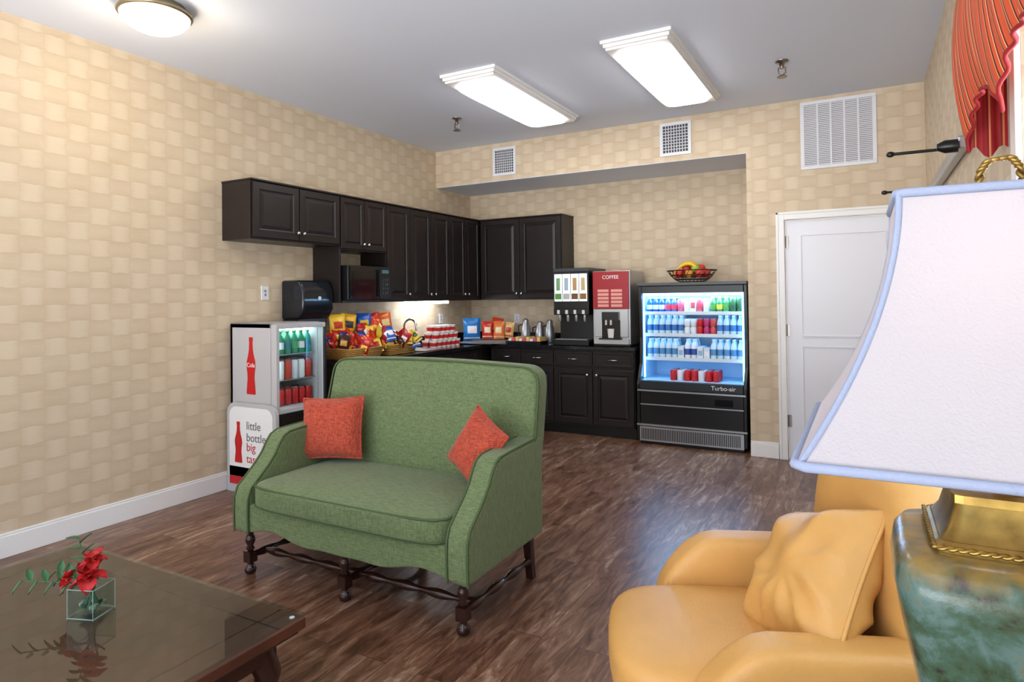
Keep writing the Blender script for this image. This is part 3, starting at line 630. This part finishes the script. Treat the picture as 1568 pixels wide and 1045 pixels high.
row(.80,[('b',(214,232,242),(240,240,245),(90,150,200),.19)]*5+[('k',(225,235,245),.12,(150,190,220)),('b',(235,240,248),(240,240,245),(60,90,170),.19),('b',(235,240,248),(240,240,245),(60,90,170),.19),('k',(225,235,245),.12,(150,190,220)),('k',(215,228,240),.11,(240,240,240))]+[('b',(214,232,242),(240,240,245),(90,150,200),.19)]*5)
for i in range(7):
    for j in range(3):
        can(b,-1.62+i*.066,y0+.14+j*.07,.60,C([(205,35,40),(230,232,238),(205,35,40)][i%3]),h=.10)
b.obj('drinks',g)
# fruit bowl
g=grp('fruit_bowl'); b=MB(); fc=(-1.47,6.28,1.531); wm=M['black']
def ell(r,z,n=28): return [(fc[0]+r*1.0*math.cos(2*pi*i/n),fc[1]+r*.8*math.sin(2*pi*i/n),fc[2]+z) for i in range(n)]
for r,z in ((.12,.006),(.16,.03),(.20,.07),(.235,.115)): b.tube(ell(r,z),.005,wm,6,True)
for i in range(24):
    a=2*pi*i/24; b.tube([(fc[0]+r*math.cos(a+.3*z/.1),fc[1]+r*.8*math.sin(a+.3*z/.1),fc[2]+z) for r,z in ((.12,.006),(.16,.03),(.20,.07),(.235,.115))],.003,wm,5)
b.obj('wire_basket',g); b=MB()
fr=[((205,50,40),.045),((225,130,40),.042),((200,60,50),.044),((160,180,60),.043),((230,140,50),.042),((190,40,40),.044),((225,150,50),.04),((210,70,60),.045)]
for i,(c,r) in enumerate(fr):
    a=2*pi*i/8; b.sph((fc[0]+.135*math.cos(a),fc[1]+.10*math.sin(a),fc[2]+.085),r,C(c,.35),n=5)
for i,(c,r) in enumerate(fr[:4]): 
    a=2*pi*i/4+.4; b.sph((fc[0]+.07*math.cos(a)+.02,fc[1]+.05*math.sin(a),fc[2]+.13),r,C(c,.35),n=5)
for k in range(3):
    b.tube([(fc[0]-.12+.20*t,fc[1]-.07+.03*k,fc[2]+.13+.05*math.sin(t*pi)+.005*k) for t in [q/8 for q in range(9)]],[.006,.013,.017,.019,.019,.018,.016,.012,.005],C((240,205,50),.4),8)
b.obj('fruit',g)
# ------------------------------------------------------------ loveseat
g=grp('green_loveseat'); lx0,lx1=-2.88,-1.44; cxm=(lx0+lx1)/2
b=MB()
n=60; pts=[]
for i in range(n+1):
    t=i/n; x=lx0+.02+(lx1-lx0-.04)*t
    z=.232-.018*math.cos(t*pi*6)-.035*math.exp(-((t-.5)/.09)**2)
    pts.append((x,2.235,z))
pts=pts+[(lx1-.02,2.235,.37),(lx0+.02,2.235,.37)]
b.poly(pts,(0,.62,0),M['green']); b.obj('seat_base',g,bevel=.012,seg=3)
P_arm=[(2.225,.225),(2.222,.33),(2.225,.40),(2.245,.45),(2.30,.497),(2.355,.545),(2.40,.595),(2.43,.645),(2.46,.680),(2.50,.697),(2.60,.703),(2.92,.715),(2.92,.225)]
for nm,xa,xb in (('arm_left',lx0,lx0+.115),('arm_right',lx1-.115,lx1)):
    b=MB(); P=P_arm; b.poly([(xa,y,z) for y,z in P],(xb-xa,0,0),M['green']); b.obj(nm,g,bevel=.02,seg=4)
    b=MB()
    for xx in (xa+.006,xb-.006): b.tube([(xx,y-.001,z-.002) for y,z in P[:-2]]+[(xx,2.86,.711)],.006,M['pipe'],6)
    b.obj('piping',g)
b=MB(); bx0,bx1=lx0+.025,lx1-.005
out=[(bx0+.03,.30),(bx0-.005,.70),(bx0+.02,.95)]+[(bx0+.125-.10*math.cos(a*pi/12),.985+.075*math.sin(a*pi/12)) for a in range(0,7)]
for i in range(1,12):
    t=i/12; out.append((bx0+.125+(bx1-bx0-.23)*t,1.06+.014*math.sin(t*pi)))
out+=[(bx1-.105+.10*math.sin(a*pi/12),.985+.075*math.cos(a*pi/12)) for a in range(0,7)]+[(bx1-.0,.95),(bx1+.0,.70),(bx1-.02,.30)]
b.poly([(x,2.79+(z-.4)*.17,z) for x,z in out],(0,.13,0),M['green']); b.obj('backrest',g,bevel=.035,seg=4)
b=MB(); b.tube([(x,2.795+(z-.4)*.17,z-.006) for x,z in out[1:-1]],.006,M['pipe'],6); b.obj('back_piping',g)
b=MB(); b.rbox((cxm,2.515,.425),(.606,.325,.072),M['green'],p=7,n=14); b.rbox((cxm,2.515,.47),(.59,.30,.04),M['green'],p=3,n=12); b.obj('seat_cushion',g)
b=MB()
def ring(hw,hd,z,cy):
    P=[]
    for i in range(64):
        a=2*pi*i/64; c,s=math.cos(a),math.sin(a); k=(abs(c)**9+abs(s)**9)**(1/9); P.append((cxm+hw*c/k,cy+hd*s/k,z))
    return P
b.tube(ring(.598,.317,.474,2.515),.006,M['pipe'],6,True); b.tube(ring(.598,.317,.378,2.515),.006,M['pipe'],6,True); b.obj('cushion_piping',g)
b=MB()
LP=[(.012,0),(.026,.008),(.030,.025),(.022,.042),(.014,.05),(.018,.058),(.018,.064)]
for x in (-2.81,-2.16,-1.50):
    b.lathe(LP,(x,2.27,0),M['legwood'],16); b.box((x-.024,2.246,.062),(x+.024,2.294,.12),M['legwood'])
    b.lathe([(.012,.12),(.022,.13),(.014,.145),(.026,.17),(.022,.19),(.014,.205),(.024,.215),(.024,.26)],(x,2.27,0),M['legwood'],16)
for x in (-2.81,-2.16,-1.50):
    b.poly([(x-.018,2.87,0),(x+.018,2.87,0),(x+.022,2.84,.25),(x-.022,2.84,.25)],(0,.036,0),M['legwood'])
def turned(b,p,q):
    p=Vector(p);q=Vector(q); N=26; P=[];Rr=[]
    for i in range(N+1):
        t=i/N; P.append(p.lerp(q,t)); Rr.append(.011+.011*abs(math.sin(t*pi*3.5))**1.5)
    b.tube(P,Rr,M['legwood'],10)
turned(b,(-2.81,2.36,.095),(-2.16,2.36,.095)); turned(b,(-2.16,2.36,.095),(-1.50,2.36,.095))
for x in (-2.81,-2.16,-1.50): turned(b,(x,2.28,.092),(x,2.875,.092))
b.obj('turned_legs_and_stretchers',g)
def placed(name,T,w,h,t,m,wr=0):
    g=grp(name); b=MB(); b.pillow(w,h,t,m,T,n=18,wr=wr); b.obj('cushion',g); return g
placed('throw_pillow',Matrix.Translation((-2.655,2.70,.685))@Euler((pi/2-.22,0,.25)).to_matrix().to_4x4()@Matrix.Rotation(.06,4,'Z'),.38,.34,.13,M['rust'],.04)
placed('throw_pillow',Matrix.Translation((-1.665,2.655,.685))@Euler((pi/2-.3,.0,-.25)).to_matrix().to_4x4()@Matrix.Rotation(-.48,4,'Z'),.27,.31,.12,M['rust'],.04)
# ------------------------------------------------------------ coffee table
g=grp('coffee_table'); tx0,tx1,ty0,ty1=-2.80,-1.53,.62,1.44
b=MB(); b.box((tx0,ty0,.40),(tx1,ty1,.436),M['tabwood']); b.box((tx0+.015,ty0+.015,.385),(tx1-.015,ty1-.015,.40),M['legwood']); b.box((tx0+.06,ty0+.06,.32),(tx1-.06,ty1-.06,.385),M['legwood']); b.obj('top_and_apron',g,bevel=.006,seg=3)
b=MB()
for x0_,x1_,y0_,y1_ in ((tx0+.01,tx1-.01,ty1-.10,ty1-.095),(tx1-.105,tx1-.10,ty0+.01,ty1-.01),(tx0+.10,tx0+.105,ty0+.01,ty1-.01)): b.box((x0_,y0_,.4361),(x1_,y1_,.4368),M['legwood'])
b.obj('inlay_lines',g)
b=MB(); b.box((tx0+.004,ty0+.004,.4385),(tx1-.004,ty1-.004,.447),M['tabglass']); b.obj('glass_top',g)
b=MB()
for x,y in ((tx0+.03,ty0+.03),(tx1-.03,ty0+.03),(tx0+.03,ty1-.03),(tx1-.03,ty1-.03)): b.lathe([(.008,0),(.008,.0025)],(x,y,.436),C((230,232,235)),12)
b.obj('bumper_pads',g)
b=MB()
for x,y,sx,sy in ((tx0+.1,ty0+.1,-1,-1),(tx1-.1,ty0+.1,1,-1),(tx0+.1,ty1-.1,-1,1),(tx1-.1,ty1-.1,1,1)):
    b.tube([(x,y,.36),(x+sx*.02,y+sy*.02,.28),(x+sx*.005,y+sy*.005,.16),(x-sx*.01,y-sy*.01,.07),(x+sx*.03,y+sy*.03,.0)],[.045,.04,.026,.02,.028],M['legwood'],12)
b.box((tx0+.12,ty0+.12,.10),(tx1-.12,ty1-.12,.12),M['legwood']); b.obj('curved_legs',g)
# vase + flowers
g=grp('flower_vase'); vx,vy,vz=-2.12,1.125,.4475
T=Matrix.Translation((vx,vy,vz))@Matrix.Rotation(.35,4,'Z')
b=MB(); h_=.044
b.box((-h_,-h_,0),(h_,h_,.012),M['glass'],T)
for s_ in (-1,1): b.box((min(s_*h_,s_*(h_-.005)),-h_,.012),(max(s_*h_,s_*(h_-.005)),h_,.09),M['glass'],T); b.box((-h_+.005,min(s_*h_,s_*(h_-.005)),.012),(h_-.005,max(s_*h_,s_*(h_-.005)),.09),M['glass'],T)
edge=mat('glass_edge',(160,182,176),.1,alpha=.5)
b.tube([(-h_,-h_,.09),(h_,-h_,.09),(h_,h_,.09),(-h_,h_,.09)],.0018,edge,6,True,T); b.tube([(-h_,-h_,.003),(h_,-h_,.003),(h_,h_,.003),(-h_,h_,.003)],.0022,edge,6,True,T)
for q in ((-h_,-h_),(h_,-h_),(h_,h_),(-h_,h_)): b.tube([(q[0],q[1],0),(q[0],q[1],.09)],.0015,edge,6,T=T)
b.obj('glass_cube',g)
b=MB()
for i in range(22): b.sph((T@Vector((random.uniform(-.031,.031),random.uniform(-.031,.031),.018+random.uniform(0,.015)))),.007,C([(60,80,60),(120,140,120),(40,60,45),(150,165,150)][i%4]),n=3)
b.obj('glass_pebbles',g)
b=MB()
for i in range(6):
    a=i*1.05; b.tube([(vx+.022*math.cos(a),vy+.022*math.sin(a),vz+.02),(vx+.01*math.cos(a+2),vy+.01*math.sin(a+2),vz+.085),(vx+.035*math.cos(a),vy+.035*math.sin(a),vz+.12)],.0025,M['leaf'],5)
def leaf(b,p,dirv,l,w,m,curl=.2):
    p=Vector(p); d=Vector(dirv).normalized(); s=d.cross(Vector((0,0,1))); s=s.normalized() if s.length>.1 else Vector((1,0,0)); u=s.cross(d)
    def f(a,c):
        ww=w*math.sin(pi*min(1,a*.97+.03))**.8*(1-.3*a); x=(c-.5)*2
        return p+d*(l*a)+s*(ww/2*x)+u*(curl*l*(-a*a)+.15*w*x*x)
    b.grid(f,8,4,m)
for st,en in (((vx-.01,vy,vz+.09),(vx-.17,vy-.11,vz+.11)),((vx-.01,vy,vz+.09),(vx-.07,vy+.0,vz+.22)),((vx,vy,vz+.09),(vx-.12,vy-.04,vz+.12))):
    st=Vector(st);en=Vector(en); b.tube([st,en],.002,M['leaf'],5); dd=(en-st).normalized()
    for i in range(7):
        p=st.lerp(en,.3+.7*i/6); sd=dd.cross(Vector((.3,-.8,.5))).normalized()*(1 if i%2 else -1)
        leaf(b,p,dd*.6+sd,.042,.024,M['leaf'])
b.obj('stems_and_leaves',g)
b=MB()
def flower(c,r,nrm,m,n=5):
    q=Vector(nrm).to_track_quat('Z','Y')
    for k,(rr_,tilt) in enumerate(((1,.1),(.65,.7))):
        for i in range(n):
            a=2*pi*i/n+k*.5; dl=Vector((math.cos(a),math.sin(a),tilt)); leaf(b,c,q@dl,r*rr_,r*.95,m,curl=.2)
    b.sph(c,.009,M['petal2'],n=3)
flower((vx+.01,vy-.01,vz+.125),.06,(.3,-.7,.6),M['petal']); flower((vx-.075,vy-.03,vz+.10),.04,(-.5,-.7,.3),M['petal']); flower((vx+.01,vy-.0,vz+.17),.042,(.4,-.5,.8),M['petal'])
b.obj('red_blooms',g)
# ------------------------------------------------------------ leather armchair
g=grp('leather_armchair',(-.22,2.01,0),math.radians(-68)); L=M['leather']
b=MB(); b.rbox((0,-.02,.22),(.36,.36,.15),L,p=9,n=10); b.obj('base',g)
def bow(q):
    x,y,z=q; return [x,y-(.10*(1-x*x) if y<0 else 0)*abs(y),z+(.12*(1-x*x)*(1-y*y) if z>0 else 0)]
b=MB(); b.rbox((0,-.12,.375),(.285,.350,.085),L,p=5,n=16,fn=bow); b.obj('seat_cushion',g)
for nm,s_ in (('arm_left',-1),('arm_right',1)):
    b=MB()
    def af(q,s_=s_):
        x,y,z=q
        z2=z
        if z>0:
            k=max(0,-y-.45)/.55; z2=z*(1-.6*k**1.8)
        return [x+s_*.25*(1-abs(y)**2*.3)*max(0,z)*.5,y,z2]
    b.rbox((s_*.335,.03,.34),(.072,.36,.25),L,p=6,n=20,fn=af); b.obj(nm,g)
    b=MB(); P=[]
    for q in range(15):
        y=-1+q/14*1.8; k=max(0,-y-.45)/.55; zz=.34+.25*(1-.6*k**1.8)-.03; P.append((s_*(.335-.068+.018),.03+y*.355 if y>-.98 else .03-.352,zz))
    b.tube(P,.004,L,6); b.obj('arm_seam',g)
b=MB()
def bk(q):
    x,y,z=q; return [x*(1-.12*max(0,z)**2),y+.35*(z+1)*.5*1.0-.25*x*x,z]
b.rbox((0,.25,.63),(.33,.09,.33),L,p=4,n=16,fn=bk); b.obj('backrest',g)
b=MB()
for x,y in ((-.3,-.32),(.3,-.32),(-.3,.3),(.3,.3)): b.lathe([(.018,0),(.026,.08)],(x,y,0),M['legwood'],12)
b.obj('feet',g)
g=grp('leather_pillow'); b=MB()
TT=Matrix.Translation((-.22,2.01,0))@Matrix.Rotation(math.radians(-68),4,'Z')@Matrix.Translation((.06,.06,.625))@Euler((pi/2-.55,0,0)).to_matrix().to_4x4()@Matrix.Rotation(.40,4,'Z')
b.pillow(.48,.40,.20,L,TT,n=44,wr=.13); b.obj('cushion',g)
# ------------------------------------------------------------ side table + lamp
g=grp('side_table'); b=MB(); b.box((-.12,.72,.67),(.40,1.28,.70),M['tabwood']); b.box((-.08,.76,.60),(.36,1.24,.67),M['tabwood']); b.obj('top',g,bevel=.005,seg=2)
b=MB()
for x,y in ((-.06,.78),(.34,.78),(-.06,1.22),(.34,1.22)): b.lathe([(.015,0),(.022,.1),(.018,.3),(.028,.5),(.028,.62)],(x,y,0),M['tabwood'],12)
b.obj('legs',g)
g=grp('table_lamp'); cx,cy=.15,1.0
b=MB(); b.lathe([(.07,.70),(.08,.705),(.072,.73),(.080,.80),(.100,.92),(.120,1.02),(.126,1.06),(.122,1.085),(.112,1.098),(.09,1.102)],(cx,cy,0),M['glaze'],64,sq=6); b.obj('ceramic_jar',g)
b=MB(); b.lathe([(.082,1.101),(.083,1.110),(.078,1.116)],(cx,cy,0),M['brass'],64,sq=16,smooth=False); b.lathe([(.076,1.116),(.068,1.128),(.062,1.15),(.060,1.158)],(cx,cy,0),M['brass'],64,sq=16); b.lathe([(.063,1.158),(.063,1.168),(.05,1.170)],(cx,cy,0),M['brass'],64,sq=16,smooth=False)
b.lathe([(.02,1.170),(.012,1.20),(.012,1.30)],(cx,cy,0),M['brass'],16)
for k in (0,pi):
    P=[]
    for sgm in range(4):
        c0=((-1,-1),(1,-1),(1,1),(-1,1))[sgm]; c1=((1,-1),(1,1),(-1,1),(-1,-1))[sgm]
        for q in range(60):
            t=q/60; ph=(sgm*60+q)*.84+k; P.append((cx+.083*(c0[0]+(c1[0]-c0[0])*t)*(1+.018*math.cos(ph)),cy+.083*(c0[1]+(c1[1]-c0[1])*t)*(1+.018*math.cos(ph)),1.109+.0016*math.sin(ph)))
    b.tube(P,.0022,M['brass'],6,True)
b.obj('brass_cap',g)
def octo(h,z,ch=.05):
    c=h*ch; return [(cx-h+c,cy-h,z),(cx+h-c,cy-h,z),(cx+h,cy-h+c,z),(cx+h,cy+h-c,z),(cx+h-c,cy+h,z),(cx-h+c,cy+h,z),(cx-h,cy+h-c,z),(cx-h,cy-h+c,z)]
zt,zb=1.53,1.222; NR=16; rings=[]
for i in range(NR+1):
    t=i/NR; rings.append(octo(.116+.107*t**1.9,zt+(zb-zt)*t))
b=MB(); vs=[p for r in rings for p in r]; fs=[(j*8+i,j*8+(i+1)%8,(j+1)*8+(i+1)%8,(j+1)*8+i) for j in range(NR) for i in range(8)]
b.add(vs,fs,M['shade']); b.obj('fabric_shade',g)
b=MB(); b.tube(rings[0],.0055,M['shtrim'],8,True); b.tube(rings[-1],.006,M['shtrim'],8,True)
for i in (0,2,4,6): b.tube([((r[i][0]+r[i-1][0])/2,(r[i][1]+r[i-1][1])/2,r[i][2]) for r in rings],.0045,M['shtrim'],8)
b.obj('shade_trim',g)
b=MB()
for k in (0,pi):
    P=[(cx-.022,1.50),(cx-.024,1.535),(cx-.020,1.565),(cx-.012,1.578),(cx+.012,1.58),(cx+.020,1.567),(cx+.024,1.535),(cx+.022,1.50)]
    PP=[]
    for q in range(70):
        t=q/10; i=min(6,int(t)); fr_=t-i; x=P[i][0]+(P[i+1][0]-P[i][0])*fr_; z=P[i][1]+(P[i+1][1]-P[i][1])*fr_
        PP.append((x+.003*math.cos(q*.9+k),cy+.003*math.sin(q*.9+k),z))
    b.tube(PP,.0028,M['brass'],6)
b.tube([(cx-.022,cy,1.50),(cx-.05,cy,1.30),(cx,cy,1.27)],.003,M['brass'],6); b.tube([(cx+.022,cy,1.50),(cx+.05,cy,1.30),(cx,cy,1.27)],.003,M['brass'],6); b.obj('twisted_harp',g)
b=MB(); b.sph((cx,cy,1.43),(.028,.028,.04),mat('bulb',(255,250,240),.3,emis=10,ecol=(255,232,214)),n=6); b.obj('bulb',g)
# ------------------------------------------------------------ valance
g=grp('striped_window_valance'); vy0,vy1=.95,2.66
b=MB()
def vf(a,c):
    y=vy0+(vy1-vy0)*a; sc=abs(math.sin(a*pi*3)); zh=1.885+.13*sc**.6; z=2.52+(zh-2.52)*c
    puff=.04*math.sin(c*pi)**.8+.007*math.sin(a*110)*(.3+.7*c)
    return (.315-puff,y,z)
b.grid(vf,240,24,M['val'])
for yy,sg in ((vy1,1),(vy0,-1)):
    b.grid(lambda a,c:(.315+(XR-.004-.315)*a,yy-.012*math.sin(a*14),2.52-.64*c+(.02*math.sin(a*9)*c)),10,8,M['vald'])
b.grid(lambda a,c:(.315+(XR-.004-.315)*a,vy0+(vy1-vy0)*c,2.52),2,2,M['val'])
b.obj('gathered_fabric',g)
b=MB(); b.tube([vf(i/120,1) for i in range(121)],.006,M['vald'],6); b.obj('hem_cord',g)
g=grp('wall_mounted_rail'); b=MB()
b.box((XR-.05,3.52,2.06),(XR-.001,5.2,2.12),M['steel']); b.obj('rail',g,bevel=.01,seg=2)
b=MB()
for y,z in ((3.88,2.13),(5.12,2.10)):
    b.tube([(XR-.02,y,z),(XR-.29,y,z+.0)],.008,M['black'],8); b.sph((XR-.30,y,z),(.02,.016,.016),M['black'],n=4)
b.lathe([(.03,0),(.03,.05),(.015,.08)],(0,0,0),M['black'],14,T=Matrix.Translation((XR-.05,3.50,2.07))@Matrix.Rotation(-pi/2,4,'Y')); b.obj('rods',g)
# ------------------------------------------------------------ lights
def area(name,loc,rot,sx,sy,e,col):
    l=bpy.data.lights.new(name,'AREA'); l.shape='RECTANGLE'; l.size=sx; l.size_y=sy; l.energy=e; l.color=col
    o=bpy.data.objects.new(name,l); o.location=loc; o.rotation_euler=rot; S.collection.objects.link(o); return o
area('display_case_glow',(-1.43,6.16,1.40),(-.45,0,0),.85,.08,22,(.40,.68,1))
l=bpy.data.lights.new('dome_bulb','POINT'); l.energy=11; l.color=(1,.84,.62); l.shadow_soft_size=.15; o=bpy.data.objects.new('dome_bulb',l); o.location=(-3.42,2.16,2.78); S.collection.objects.link(o)
W=bpy.data.worlds.new('world'); S.world=W; W.use_nodes=True; nt=W.node_tree; bg=nt.nodes['Background']
tc=nt.nodes.new('ShaderNodeTexCoord'); sp=nt.nodes.new('ShaderNodeSeparateXYZ'); nt.links.new(tc.outputs['Generated'],sp.inputs[0])
r=nt.nodes.new('ShaderNodeValToRGB'); e=r.color_ramp.elements; e[0].position=.47; e[0].color=(.97,.98,1,1); e[1].position=.53; e[1].color=(.28,.32,.37,1)  # lower half brightened as added fill that lifts the ceiling
nt.links.new(mth(nt,'ADD',mth(nt,'MULTIPLY',sp.outputs[2],.5),.5),r.inputs['Fac']); nt.links.new(r.outputs[0],bg.inputs[0]); bg.inputs[1].default_value=8.8
# ------------------------------------------------------------ camera
yaw,pit,rol,f,cyp,h=0.5027,0.0135,-0.0124,985.0149,441.5231,1.4137
F=Vector((-math.sin(yaw)*math.cos(pit),math.cos(yaw)*math.cos(pit),math.sin(pit)))
R=Vector((math.cos(yaw),math.sin(yaw),0)); U=R.cross(F); R=R*math.cos(rol)+U*math.sin(rol); U=R.cross(F)
cd=bpy.data.cameras.new('camera'); co=bpy.data.objects.new('camera',cd); S.collection.objects.link(co)
mw=Matrix(((R.x,U.x,-F.x,0),(R.y,U.y,-F.y,0),(R.z,U.z,-F.z,h),(0,0,0,1))); co.matrix_world=mw
cd.sensor_width=36; cd.sensor_fit='HORIZONTAL'; cd.lens=f/1568*36; cd.shift_y=-(522.67-cyp)/1568; cd.clip_start=.05
S.camera=co
